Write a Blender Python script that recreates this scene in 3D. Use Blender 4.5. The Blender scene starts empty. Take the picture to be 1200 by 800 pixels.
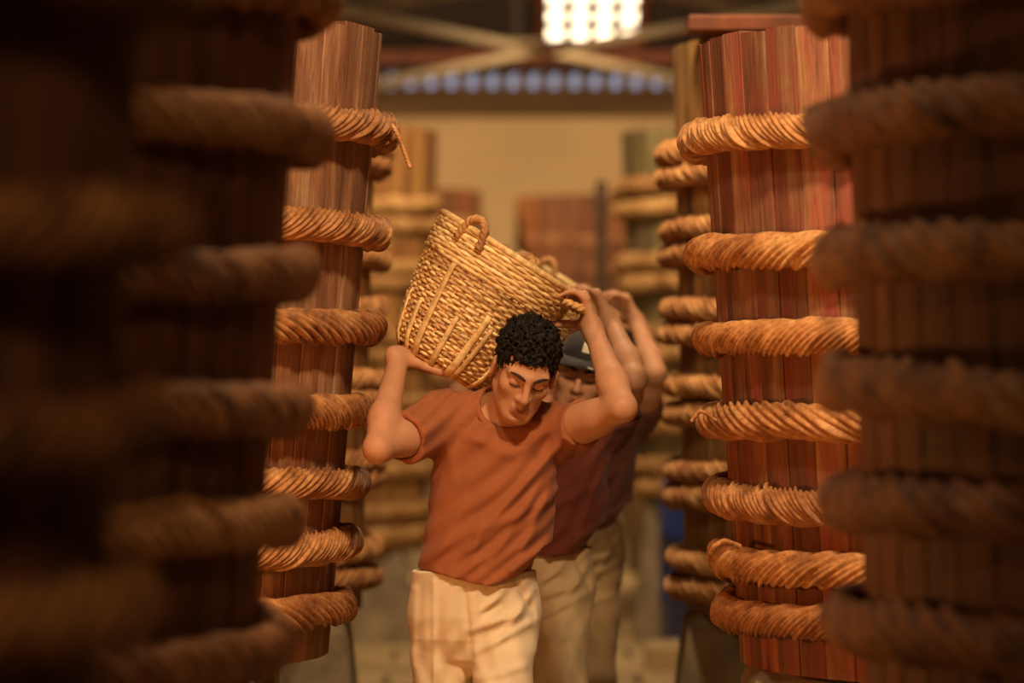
import bpy, math, random
import numpy as np
from mathutils import Vector, Matrix
random.seed(7); rng = np.random.default_rng(7)
S = bpy.context.scene
col = S.collection
F = 4500.0; CZ = 1.53                      # focal length in pixels of the 1200 px frame, camera height
PI = math.pi

# ------------------------------------------------------------------ camera
cam = bpy.data.cameras.new('camera'); co = bpy.data.objects.new('camera', cam); col.objects.link(co)
co.location = (0, 0, CZ); co.rotation_euler = (PI/2, 0, 0)
cam.sensor_width = 36; cam.lens = F/1200*36; cam.clip_end = 200
cam.dof.use_dof = True; cam.dof.focus_distance = 8.95; cam.dof.aperture_fstop = 2.3
S.camera = co
# ------------------------------------------------------------------ sky
w = bpy.data.worlds.new('world'); S.world = w; w.use_nodes = True
w.node_tree.nodes['Background'].inputs[0].default_value = (.72, .78, 1.0, 1)
w.node_tree.nodes['Background'].inputs[1].default_value = .55
# ------------------------------------------------------------------ exposure
S.view_settings.view_transform = 'Standard'; S.view_settings.look = 'None'
S.view_settings.exposure = 0.0; S.view_settings.gamma = 1; S.view_settings.use_curve_mapping = False

# two lamps read off the shading, then unseen fill lamps added: (x, y, z, aim, power, colour, size); each gets its fixture further down
LAMPS = [
    (-.45, 6.9, 3.65, (-.1, 9.0, 1.2), 24, (1.0, .74, .47), .30),
    (.55, 6.55, 3.75, (0.05, 9.3, 1.2), 92, (1.0, .70, .40), .25),
    (.30, 10.9, 3.75, (.30, 12.0, 1.3), 62, (1.0, .72, .42), .35),  # added to lift the rear carriers and the vats beside them
    (-.15, 15.0, 3.7, (0.0, 16.0, .9), 40, (1.0, .70, .42), .4),  # added, unseen light for the aisle behind the carriers
    (0.3, 18.2, 3.6, (0.3, 21.0, .4), 66, (1.0, .70, .42), .4),  # added, unseen light for the far floor and vats
    (-2.3, 24.2, 3.5, (.2, 28.6, 3.1), 160, (1.0, .69, .40), .5),  # added behind the vats to brighten the cream wall
    (2.3, 24.2, 3.5, (.2, 28.6, 3.1), 160, (1.0, .69, .40), .5),  # its added twin on the other side
    (0.45, 1.0, 4.1, (-.35, 5.0, 1.2), 36, (1.0, .64, .30), .5),  # weak fill added for the camera side of the near vats
]
BULBS = [(-.95, 7.36, 1.30, 34, (1.0, .36, .09))]

# ================================================================== helpers
def lin(r, g, b):
    f = lambda c: (c/255/12.92 if c/255 <= .04045 else ((c/255+.055)/1.055)**2.4)
    return (f(r), f(g), f(b), 1)

def P(px, py, Y):
    return np.array([(px-600)*Y/F, Y, CZ-(py-400)*Y/F])

def mesh_obj(name, verts, faces, mat=None, parent=None, smooth=False, loc=None):
    me = bpy.data.meshes.new(name)
    me.from_pydata([tuple(map(float, v)) for v in verts], [], [tuple(map(int, f)) for f in faces]); me.update()
    if smooth: me.polygons.foreach_set('use_smooth', [True]*len(me.polygons))
    if mat: me.materials.append(mat)
    return link(name, me, parent, loc)

def link(name, me, parent=None, loc=None):
    o = bpy.data.objects.new(name, me); col.objects.link(o)
    if parent: o.parent = parent
    if loc is not None: o.location = loc
    return o

def tag(o, label=None, cat=None, group=None, kind=None):
    if label: o['label'] = label
    if cat: o['category'] = cat
    if group: o['group'] = group
    if kind: o['kind'] = kind
    return o

def empty(name, loc):
    o = bpy.data.objects.new(name, None); col.objects.link(o); o.location = tuple(map(float, loc)); o.empty_display_size = .1
    return o

class MB:
    def __init__(s): s.v = []; s.f = []
    def add(s, v, f):
        n = len(s.v); s.v += [tuple(map(float, a)) for a in v]; s.f += [tuple(int(i)+n for i in g) for g in f]; return s
    def box(s, lo, hi):
        x0, y0, z0 = lo; x1, y1, z1 = hi
        return s.add([(x0,y0,z0),(x1,y0,z0),(x1,y1,z0),(x0,y1,z0),(x0,y0,z1),(x1,y0,z1),(x1,y1,z1),(x0,y1,z1)],
                     [(0,3,2,1),(4,5,6,7),(0,1,5,4),(1,2,6,5),(2,3,7,6),(3,0,4,7)])
    def cbox(s, lo, hi, c):                                        # box with chamfered top edges
        x0, y0, z0 = lo; x1, y1, z1 = hi
        q = lambda d, z: [(x0+d,y0+d,z),(x1-d,y0+d,z),(x1-d,y1-d,z),(x0+d,y1-d,z)]
        f = [(3,2,1,0),(8,9,10,11)]
        for a in (0, 4):
            for i in range(4): f.append((a+i, a+(i+1) % 4, a+4+(i+1) % 4, a+4+i))
        return s.add(q(0,z0)+q(0,z1-c)+q(c,z1), f)
    def bar(s, a, b, w, h=None):                                   # square bar between two points
        a, b = Vector(a), Vector(b); d = (b-a).normalized(); h = h or w
        u = d.cross(Vector((0,0,1)));  u = u.normalized() if u.length > .01 else Vector((1,0,0)); t = u.cross(d)
        v = []
        for p in (a, b):
            for i, j in ((-1,-1),(1,-1),(1,1),(-1,1)): v.append(p+u*(i*w/2)+t*(j*h/2))
        return s.add(v, [(0,3,2,1),(4,5,6,7),(0,1,5,4),(1,2,6,5),(2,3,7,6),(3,0,4,7)])
    def tube(s, pts, r, n=8):
        v, f = tube(pts, r, n); return s.add(v, f)
    def lathe(s, prof, n=24, c=(0,0,0)):
        v = [(c[0]+r*math.cos(2*PI*i/n), c[1]+r*math.sin(2*PI*i/n), c[2]+z) for r, z in prof for i in range(n)]
        f = [(k*n+i, k*n+(i+1) % n, (k+1)*n+(i+1) % n, (k+1)*n+i) for k in range(len(prof)-1) for i in range(n)]
        f.append(tuple(range(n))[::-1]); f.append(tuple((len(prof)-1)*n+i for i in range(n)))
        return s.add(v, f)
    def build(s, name, mat, parent=None, smooth=False, loc=None):
        return mesh_obj(name, s.v, s.f, mat, parent, smooth, loc)

def frames(pts, closed=False):
    pts = np.asarray(pts, float); n = len(pts)
    T = np.roll(pts, -1, 0)-np.roll(pts, 1, 0) if closed else np.gradient(pts, axis=0)
    T /= np.linalg.norm(T, axis=1)[:, None]
    ref = np.array([0., 0, 1]) if abs(T[0][2]) < .9 else np.array([1., 0, 0])
    U = np.zeros_like(T); u = np.cross(T[0], ref)
    for i in range(n):
        if closed: u = np.cross(T[i], ref)
        else: u = u-T[i]*np.dot(u, T[i])
        u = u/np.linalg.norm(u); U[i] = u
    return T, U, np.cross(U, T)

def tube(pts, r, n=8, closed=False):
    pts = np.asarray(pts, float); T, U, V = frames(pts, closed); r = np.broadcast_to(r, (len(pts),))
    a = np.arange(n)*2*PI/n
    v = pts[:, None]+r[:, None, None]*(U[:, None]*np.cos(a)[None, :, None]+V[:, None]*np.sin(a)[None, :, None])
    return v.reshape(-1, 3), grid_faces(len(pts), n, closed)

def grid_faces(m, n, closed):
    f = []
    for k in range(m if closed else m-1):
        k2 = (k+1) % m
        for i in range(n):
            j = (i+1) % n; f.append((k*n+i, k*n+j, k2*n+j, k2*n+i))
    if not closed: f.append(tuple(range(n))[::-1]); f.append(tuple((m-1)*n+i for i in range(n)))
    return f

def rope(pts, r, lobes, per, pitch, closed=False, hand=1, depth=.13, rough=.5):
    """rope surface: a bundle of strands that turn round the core"""
    pts = np.asarray(pts, float); T, U, V = frames(pts, closed); m = len(pts)
    seg = np.linalg.norm(np.roll(pts, -1, 0)-pts, axis=1); L = np.concatenate([[0], np.cumsum(seg)])
    turns = max(1, round(L[m]/pitch)) if closed else L[m-1]/pitch
    tw = hand*2*PI*turns*L[:m]/(L[m] if closed else L[m-1])
    n = lobes*per; a = np.arange(n)*2*PI/n
    # strand sizes vary, strands bulge along their length
    h = np.zeros((m, n)); t = L[:m]/(L[m] if closed else L[m-1])*2*PI
    for l in range(lobes):
        amp = rng.uniform(-1, 1)*.05*rough+sum(rng.uniform(-1, 1)*.045*rough*np.sin(q*t+rng.uniform(0, 6)) for q in (1, 2, 3, 5, 8, 13, 21, 34))
        for j in range(per):
            prof = 1-depth*(abs((j+.5)/per-.5)*2)**2.2
            h[:, l*per+j] = prof+amp*(1-(abs((j+.5)/per-.5)*2)**2)
    thick = 1+sum(.035*rng.uniform(-1, 1)*np.sin(q*t+rng.uniform(0, 6)) for q in (2, 3, 5, 7, 11))
    A = a[None]+tw[:, None]
    rad = r*h*thick[:, None]
    v = pts[:, None]+rad[..., None]*(U[:, None]*np.cos(A)[..., None]+V[:, None]*np.sin(A)[..., None])
    f = grid_faces(m, n, closed)
    if closed:                                                     # whole turns only, so the seam closes
        pass
    return v.reshape(-1, 3), f

# ================================================================== materials
def new_mat(name, rough=.7):
    m = bpy.data.materials.new(name); m.use_nodes = True; nt = m.node_tree
    b = nt.nodes['Principled BSDF']; b.inputs['Roughness'].default_value = rough
    return m, nt, b
def node(nt, t, **k):
    n = nt.nodes.new(t)
    for a, v in k.items(): setattr(n, a, v)
    return n
def ramp(nt, stops):
    r = node(nt, 'ShaderNodeValToRGB'); e = r.color_ramp.elements
    while len(e) < len(stops): e.new(.5)
    for i, (p, c) in enumerate(stops): e[i].position = p; e[i].color = c
    return r
def coords(nt, scale, rand=0):
    tc = node(nt, 'ShaderNodeTexCoord'); mp = node(nt, 'ShaderNodeMapping'); mp.inputs['Scale'].default_value = scale
    nt.links.new(tc.outputs['Object'], mp.inputs['Vector'])
    if rand:
        oi = node(nt, 'ShaderNodeObjectInfo'); mu = node(nt, 'ShaderNodeMath', operation='MULTIPLY'); mu.inputs[1].default_value = rand
        nt.links.new(oi.outputs['Random'], mu.inputs[0]); cx = node(nt, 'ShaderNodeCombineXYZ')
        for i in range(3): nt.links.new(mu.outputs[0], cx.inputs[i])
        nt.links.new(cx.outputs[0], mp.inputs['Location'])
    return mp.outputs[0]
def noise(nt, vec, sc, det=4, rg=.6):
    n = node(nt, 'ShaderNodeTexNoise'); n.inputs['Scale'].default_value = sc; n.inputs['Detail'].default_value = det; n.inputs['Roughness'].default_value = rg
    nt.links.new(vec, n.inputs['Vector']); return n.outputs['Fac']
def mix(nt, fac, a, b, mode='MIX'):
    m = node(nt, 'ShaderNodeMix', data_type='RGBA', blend_type=mode)
    for sock, v in ((m.inputs[0], fac), (m.inputs[6], a), (m.inputs[7], b)):
        if hasattr(v, 'is_linked') or isinstance(v, bpy.types.NodeSocket): nt.links.new(v, sock)
        else: sock.default_value = v
    return m.outputs[2]
def bump(nt, b, h, st, dist=.01):
    n = node(nt, 'ShaderNodeBump'); n.inputs['Strength'].default_value = st; n.inputs['Distance'].default_value = dist
    nt.links.new(h, n.inputs['Height']); nt.links.new(n.outputs[0], b.inputs['Normal'])

def wood(name, dark, mid, light, wash=None, washamt=.6, rough=.72):
    m, nt, b = new_mat(name, rough)
    v = coords(nt, (15, 15, 1.3), 37.0)
    n1 = noise(nt, v, 1.0, 9, .7)
    v2 = coords(nt, (8, 8, 2.0), 91.0); n2 = noise(nt, v2, 1.3, 7, .7)
    r = ramp(nt, [(.30, dark), (.50, mid), (.70, light)]); nt.links.new(n1, r.inputs[0]); c = r.outputs[0]
    if wash:
        rw = ramp(nt, [(.42, (0,0,0,1)), (.62, (washamt,)*3+(1,))]); nt.links.new(n2, rw.inputs[0])
        c = mix(nt, rw.outputs[0], c, wash)
    else:
        rw = ramp(nt, [(.35, (.45,.42,.4,1)), (.6, (1,1,1,1))]); nt.links.new(n2, rw.inputs[0]); c = mix(nt, .8, c, rw.outputs[0], 'MULTIPLY')
    oi = node(nt, 'ShaderNodeObjectInfo'); rr = ramp(nt, [(0, (.72,.68,.6,1)), (.35, (.92,.92,.9,1)), (.7, (1.05,1.0,.95,1)), (1, (1.2,1.25,1.15,1))])
    nt.links.new(oi.outputs['Random'], rr.inputs[0]); c = mix(nt, 1.0, c, rr.outputs[0], 'MULTIPLY')
    v3 = coords(nt, (90, 90, 5), 11.0); n3 = noise(nt, v3, 1.0, 3, .6)
    rs = ramp(nt, [(.30, (.35,.3,.28,1)), (.42, (1,1,1,1))]); nt.links.new(n3, rs.inputs[0]); c = mix(nt, .65, c, rs.outputs[0], 'MULTIPLY')
    nt.links.new(c, b.inputs['Base Color']); bump(nt, b, n3, .5, .006)
    return m
def fibre(name, a, bcol, c2, sc=(60, 60, 60), rough=.75):
    m, nt, b = new_mat(name, rough)
    n1 = noise(nt, coords(nt, (9, 9, 9), 53.0), 1.0, 3); n2 = noise(nt, coords(nt, sc, 17.0), 1.0, 4)
    r = ramp(nt, [(.32, a), (.5, bcol), (.72, c2)]); nt.links.new(n1, r.inputs[0])
    r2 = ramp(nt, [(.3, (.55,.5,.45,1)), (.6, (1.1,1.1,1.1,1))]); nt.links.new(n2, r2.inputs[0])
    c = mix(nt, .9, r.outputs[0], r2.outputs[0], 'MULTIPLY')
    oi = node(nt, 'ShaderNodeObjectInfo'); rr = ramp(nt, [(0, (.72,.62,.55,1)), (.5, (1,.95,.9,1)), (1, (1.2,1.2,1.15,1))])
    nt.links.new(oi.outputs['Random'], rr.inputs[0]); c = mix(nt, 1.0, c, rr.outputs[0], 'MULTIPLY')
    nt.links.new(c, b.inputs['Base Color']); bump(nt, b, n2, .5, .004)
    return m
def plain(name, c, rough=.7, var=.25, sc=6, bmp=.2, metal=0, c2=None):
    m, nt, b = new_mat(name, rough); b.inputs['Metallic'].default_value = metal
    n1 = noise(nt, coords(nt, (sc,)*3, 5.0), 1.0, 5)
    lo = c2 or tuple(x*(1-var*1.6) for x in c[:3])+(1,); hi = tuple(min(1, x*(1+var)) for x in c[:3])+(1,)
    r = ramp(nt, [(.3, lo), (.68, hi)]); nt.links.new(n1, r.inputs[0]); nt.links.new(r.outputs[0], b.inputs['Base Color'])
    if bmp: bump(nt, b, n1, bmp, .01)
    return m
def cloth(name, c, var=.12, rough=.85):
    m, nt, b = new_mat(name, rough); b.inputs['Sheen Weight'].default_value = .08
    n1 = noise(nt, coords(nt, (7, 7, 7)), 1.0, 4); n2 = noise(nt, coords(nt, (260, 260, 260)), 1.0, 2)
    r = ramp(nt, [(.3, tuple(x*(1-var) for x in c[:3])+(1,)), (.7, tuple(x*(1+var) for x in c[:3])+(1,))]); nt.links.new(n1, r.inputs[0])
    nt.links.new(r.outputs[0], b.inputs['Base Color']); bump(nt, b, n2, .12, .003)
    return m
def skin(name, c, lip):
    m, nt, b = new_mat(name, .58); b.inputs['Specular IOR Level'].default_value = .35; b.inputs['Subsurface Weight'].default_value = .08; b.inputs['Subsurface Radius'].default_value = (.012, .005, .003)
    n1 = noise(nt, coords(nt, (22, 22, 22)), 1.0, 4)
    r = ramp(nt, [(.3, tuple(x*.88 for x in c[:3])+(1,)), (.7, tuple(x*1.08 for x in c[:3])+(1,))]); nt.links.new(n1, r.inputs[0])
    at = node(nt, 'ShaderNodeAttribute', attribute_name='lip')
    nt.links.new(mix(nt, at.outputs['Fac'], r.outputs[0], lip), b.inputs['Base Color'])
    return m
def emit(name, c, st):
    m = bpy.data.materials.new(name); m.use_nodes = True; nt = m.node_tree; nt.nodes.clear()
    e = node(nt, 'ShaderNodeEmission'); e.inputs[0].default_value = c; e.inputs[1].default_value = st
    o = node(nt, 'ShaderNodeOutputMaterial'); nt.links.new(e.outputs[0], o.inputs[0]); return m

M = {}
M['wood_red'] = wood('red stained wood', lin(78,48,34), lin(142,98,72), lin(190,150,108), lin(166,82,70), .75)
M['wood_brown'] = wood('reddish brown wood', lin(84,52,36), lin(152,108,78), lin(212,176,134), lin(140,82,60), .4)
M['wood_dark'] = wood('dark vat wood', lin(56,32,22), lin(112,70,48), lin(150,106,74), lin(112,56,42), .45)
M['wood_tan'] = wood('tan vat wood', lin(90,58,28), lin(160,112,60), lin(196,150,88))
M['wood_gold'] = wood('golden tan vat wood', lin(118,84,46), lin(188,144,88), lin(222,182,122))
M['wood_grey'] = wood('grey green vat wood', lin(70,62,40), lin(118,104,70), lin(150,136,96))
M['wood_far'] = wood('brown far vat wood', lin(84,48,22), lin(136,82,38), lin(160,104,54))
M['rope'] = fibre('rattan rope', lin(140,92,52), lin(190,136,84), lin(222,176,120))
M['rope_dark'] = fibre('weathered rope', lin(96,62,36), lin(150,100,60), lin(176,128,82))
M['rope_far'] = fibre('pale rope', lin(150,112,66), lin(190,150,94), lin(214,178,120))
M['rattan'] = fibre('basket rattan', lin(206,166,104), lin(234,202,142), lin(246,222,172), (70, 70, 70), .55)
M['rattan_old'] = fibre('old rattan', lin(160,112,66), lin(200,150,94), lin(222,176,118), (70, 70, 70), .6)
M['concrete'] = plain('pier concrete', lin(150,132,104), .85, .3, 7, .35)
M['floor'] = plain('floor concrete', lin(196,170,124), .6, .22, 2.2, .3)
M['joint'] = plain('floor joint dirt', lin(80,66,48), .9, .2, 5, .2)
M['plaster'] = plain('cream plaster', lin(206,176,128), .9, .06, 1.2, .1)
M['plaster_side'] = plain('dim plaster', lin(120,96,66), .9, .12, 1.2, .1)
M['band'] = plain('brown shade band', lin(112,84,52), .9, .12, 2, .1)  # shade at the wall top, put into the colour
M['roof'] = plain('dark roof sheet', lin(52,40,32), .8, .2, 2, .1)
M['purlin'] = plain('purlin timber', lin(120,62,30), .7, .3, 9, .2)
M['steel'] = plain('painted steel bar', lin(206,188,152), .6, .12, 5, .05)
M['skylight'] = emit('daylit sheet', (1, .80, .48, 1), 6.0)
M['blue'] = plain('blue plastic', lin(34,58,120), .4, .12, 5, .05)
M['post'] = plain('dark post wood', lin(70,48,28), .8, .3, 10, .2)
M['lampmetal'] = plain('lamp enamel', lin(60,56,50), .5, .1, 9, 0, .4)
M['bulb'] = emit('glowing bulb', (1, .6, .28, 1), 12)
M['skin1'] = skin('skin', lin(190,138,104), lin(150,86,70))
M['hair'] = plain('black hair', lin(22,18,16), .6, .3, 60, .4)
M['hair'].node_tree.nodes['Principled BSDF'].inputs['Specular IOR Level'].default_value = .18
M['hairline'] = plain('dark brow hair', lin(38,26,20), .7, .2, 60, 0)
M['shirt1'] = cloth('rust cotton', lin(152,86,48))
M['trousers1'] = cloth('cream cotton', lin(226,206,174))
M['shirt2'] = cloth('dark maroon cotton', lin(94,36,18))
M['trousers2'] = cloth('khaki cotton', lin(188,164,126))
M['shirt3'] = cloth('brown cotton', lin(86,42,26))
M['trousers3'] = cloth('olive brown cotton', lin(140,112,74))
M['cap'] = cloth('dark cap cloth', lin(42,38,40))
M['badge'] = cloth('white patch', lin(226,214,190))
M['sandal'] = plain('dark rubber', lin(46,38,32), .7, .1, 20, 0)
M['cord'] = plain('black cord', lin(26,20,18), .5, .1, 20, 0)
M['metal'] = plain('steel pendant', lin(200,200,200), .25, .05, 20, 0, 1)

# ================================================================== the setting
fl = MB().box((-5, -3.2, -.3), (5, 30.3, -.025)).build('floor', M['joint']); tag(fl, kind='structure')
slab_w, slab_d = 1.15, .72
slab_me = []
for k in range(3):
    me = bpy.data.meshes.new('paving_slab'); mb = MB().cbox((-slab_w/2+.012, -slab_d/2+.014, -.03), (slab_w/2-.012, slab_d/2-.014, 0), .008)
    me.from_pydata(mb.v, [], mb.f); me.materials.append(M['floor']); slab_me.append(me)
for j in range(44):
    for i in range(-3, 4):
        y = -1.3+j*slab_d; x = i*slab_w+(slab_w/2 if j % 2 else 0)
        if j < 12 and abs(i) > 1: continue
        o = link('paving_slab', slab_me[(i*j) % 3], fl, (x, y, random.uniform(-.008, .006)))
        o.rotation_euler = (random.uniform(-.004, .004), random.uniform(-.004, .004), random.uniform(-.006, .006))

WY = 30.0
wall = MB().box((-5, WY, -.3), (5, WY+.2, 3.28)).build('wall_back', M['plaster']); tag(wall, kind='structure')
MB().box((-5, WY-.03, 3.28), (5, WY+.02, 3.51)).build('upper_band', M['band'], wall)  # wall top darkened by its colour, standing in for shade
MB().box((-5, WY-.012, 2.90), (5, WY, 2.925)).build('plaster_ledge', M['plaster'], wall)
# teeth that fill the waves of the roof sheet: daylight shows in the gaps between them
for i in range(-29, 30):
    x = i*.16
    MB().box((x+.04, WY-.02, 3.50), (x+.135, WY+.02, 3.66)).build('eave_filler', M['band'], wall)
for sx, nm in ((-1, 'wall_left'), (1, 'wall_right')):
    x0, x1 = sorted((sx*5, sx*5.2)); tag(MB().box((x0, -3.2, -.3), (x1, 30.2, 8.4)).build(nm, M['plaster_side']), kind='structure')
tag(MB().box((-5.2, -3.4, -.3), (5.2, -3.2, 8.4)).build('wall_front', M['plaster_side']), kind='structure')
SL = .45
def roof_z(y): return 3.62+SL*(WY-y)
# roof: sloped corrugated sheet over the far bay (with an opening for the skylight), level further forward
SKX0, SKX1, SKY0, SKY1 = .24, .98, 28.81, 29.55
def sheet(x0, x1, y0, y1):
    n = max(2, int((x1-x0)/.04)); xs = np.linspace(x0, x1, n)
    v = []; 
    for x in xs:
        dz = .022*math.sin(2*PI*x/.16)
        for y in (y0, y1):
            v += [(x, y, roof_z(y)+dz), (x, y, roof_z(y)+dz+.02)]
    f = []
    for i in range(n-1):
        a, b = 4*i, 4*i+4
        f += [(a, a+2, b+2, b), (a+1, b+1, b+3, a+3), (a, b, b+1, a+1), (a+2, a+3, b+3, b+2)]
    return v, f
mb = MB()
for a in ((-5.2, SKX0, 20, 30.03), (SKX1, 5.2, 20, 30.03), (SKX0, SKX1, 20, SKY0), (SKX0, SKX1, SKY1, 30.03)): mb.add(*sheet(*a))
mb.box((-5.2, -3.4, 8.1), (5.2, 20.02, 8.3))
ceil = mb.build('ceiling', M['roof']); tag(ceil, kind='structure')
for y in (29.62, 28.62, 27.4, 26.2, 25.0, 23.8):
    z = roof_z(y)-.07
    MB().box((-5, y-.03, z-.05), (5, y+.03, z+.05)).build('purlin', M['purlin'], ceil)
sky_fr = MB()
nx, ny = 4, 3
for i in range(nx+1):
    x = SKX0+(SKX1-SKX0)*i/nx; sky_fr.bar((x, SKY0, roof_z(SKY0)), (x, SKY1, roof_z(SKY1)), .075)
for j in range(ny+1):
    y = SKY0+(SKY1-SKY0)*j/ny; sky_fr.bar((SKX0, y, roof_z(y)), (SKX1, y, roof_z(y)), .12, .03)
win = sky_fr.build('window_1', M['purlin']); tag(win, kind='structure')
for i in range(nx):
    for j in range(ny):
        xa, xb = SKX0+(SKX1-SKX0)*(i+.2)/nx, SKX0+(SKX1-SKX0)*(i+.8)/nx
        ya, yb = SKY0+(SKY1-SKY0)*(j+.25)/ny, SKY0+(SKY1-SKY0)*(j+.75)/ny
        mesh_obj('pane', [(xa,ya,roof_z(ya)+.01),(xb,ya,roof_z(ya)+.01),(xb,yb,roof_z(yb)+.01),(xa,yb,roof_z(yb)+.01)], [(0,3,2,1)], M['skylight'], win)

# steel cross bracing under the roof
br = empty('roof_bracing', (.03, 25.2, 3.45)); tag(br, 'crossed pale steel bars bracing the roof below the skylight', 'roof bracing')
def ceilpt(px, py, z): Y = F*(z-CZ)/(400-py); return ((px-600)*Y/F-.03, Y-25.2, z-3.45)
def to_wall(a, b):                                              # carry a bar on until it meets a wall of the hall
    a, b = Vector(a), Vector(b); d = b-a; ts = []
    if abs(d.x) > 1e-6: ts.append(((4.99 if d.x > 0 else -4.99)-.03-a.x)/d.x)
    if d.y > 1e-6: ts.append((WY-.01-25.2-a.y)/d.y)
    return a+d*min(ts)
for a, b, z in (((632, 60), (300, -8), 3.46), ((632, 60), (440, 99), 3.46), ((632, 62), (1000, -4), 3.46), ((640, 60), (812, 97), 3.46)):
    p, q = ceilpt(*a, z), ceilpt(*b, z); MB().bar(p, to_wall(p, q), .085, .05).build('bar', M['steel'], br)
for a, b, z in (((760, -12), (905, 18), 3.52), ((520, -8), (380, 18), 3.52)):
    p, q = ceilpt(*a, z), ceilpt(*b, z); MB().bar(to_wall(q, p), to_wall(p, q), .085, .05).build('bar', M['steel'], br)
MB().box((-.16, -.22, .025), (.16, .22, .045)).build('gusset_plate', M['steel'], br)
MB().bar((0, 0, .03), (0, 0, roof_z(25.2)-3.45), .03).build('hanger', M['roof'], br)

# ================================================================== vats
def solve_center(px, Y, R, side):
    lo, hi = -8.0, 8.0
    for _ in range(60):
        x = (lo+hi)/2; al = math.atan2(x, Y); be = math.asin(min(.99, R/math.hypot(x, Y)))
        e = 600+F*math.tan(al-be if side > 0 else al+be)
        if e < px: lo = x
        else: hi = x
    return (lo+hi)/2
def solve_radius(px, Y, xc, side):
    lo, hi = .2, 2.0
    for _ in range(60):
        r = (lo+hi)/2; al = math.atan2(xc, Y); be = math.asin(min(.99, r/math.hypot(xc, Y)))
        e = 600+F*math.tan(al-be if side > 0 else al+be)
        if (e > px) == (side > 0): lo = r
        else: hi = r
    return (lo+hi)/2

RN = .90
def ring_pts(n, wob):
    t = np.arange(n)*2*PI/n; ph = rng.uniform(0, 6, 4)
    z = wob*(np.sin(2*t+ph[0])+.6*np.sin(3*t+ph[1])+.5*np.sin(5*t+ph[2]))
    r = RN+.004*np.sin(4*t+ph[3])
    return np.stack([r*np.cos(t), r*np.sin(t), z], 1)
def rope_mesh(name, n, lobes, per, pitch, hand, r, depth, rough):
    v, f = rope(ring_pts(n, .006), r, lobes, per, pitch, True, hand, depth, rough)
    me = bpy.data.meshes.new(name); me.from_pydata(v.tolist(), [], f); me.polygons.foreach_set('use_smooth', [True]*len(me.polygons)); return me
HI = [rope_mesh('rope_hoop', 620, 14, 5, .46, 1, .038, .27, 1.3), rope_mesh('rope_hoop', 620, 15, 5, .31, -1, .038, .27, 1.3), rope_mesh('rope_hoop', 620, 12, 6, .56, -1, .040, .30, 1.4), rope_mesh('rope_hoop', 620, 16, 5, .38, 1, .037, .26, 1.3)]
LO = [rope_mesh('rope_hoop', 260, 8, 5, .40, 1, .040, .3, 1.2), rope_mesh('rope_hoop', 260, 7, 5, .48, -1, .041, .3, 1.2), rope_mesh('rope_hoop', 260, 9, 5, .36, -1, .040, .3, 1.2)]
def with_mat(meshes, mat):
    out = []
    for m in meshes: c = m.copy(); c.materials.append(mat); out.append(c)
    return out
ROPE = {(k, q): with_mat(ms, M[k]) for k in ('rope', 'rope_dark', 'rope_far') for q, ms in (('hi', HI), ('lo', LO)) if not (k == 'rope_far' and q == 'hi')}

def stave_mesh(Rb, Rt, H, n, thick, mat, skew=0):
    c = .0035; a = PI/n-.0012
    v = []
    for z, R in ((0, Rb), (H, Rt)):
        wo = R*math.tan(a); dz = skew if z else 0; b = a-c/R
        pol = lambda r, t: (r*math.cos(t), r*math.sin(t))
        sec = [pol(R-thick, -a), pol(R-c*.7, -a), pol(R, -b), pol(R+.0005, 0), pol(R, b), pol(R-c*.7, a), pol(R-thick, a)]
        v += [(x, y, z+dz*y/wo) for x, y in sec]
    k = 7
    f = [(i, (i+1) % k, k+(i+1) % k, k+i) for i in range(k)]+[tuple(range(k))[::-1], tuple(k+i for i in range(k))]
    me = bpy.data.meshes.new('stave'); me.from_pydata(v, [], f); me.materials.append(mat); return me

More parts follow.
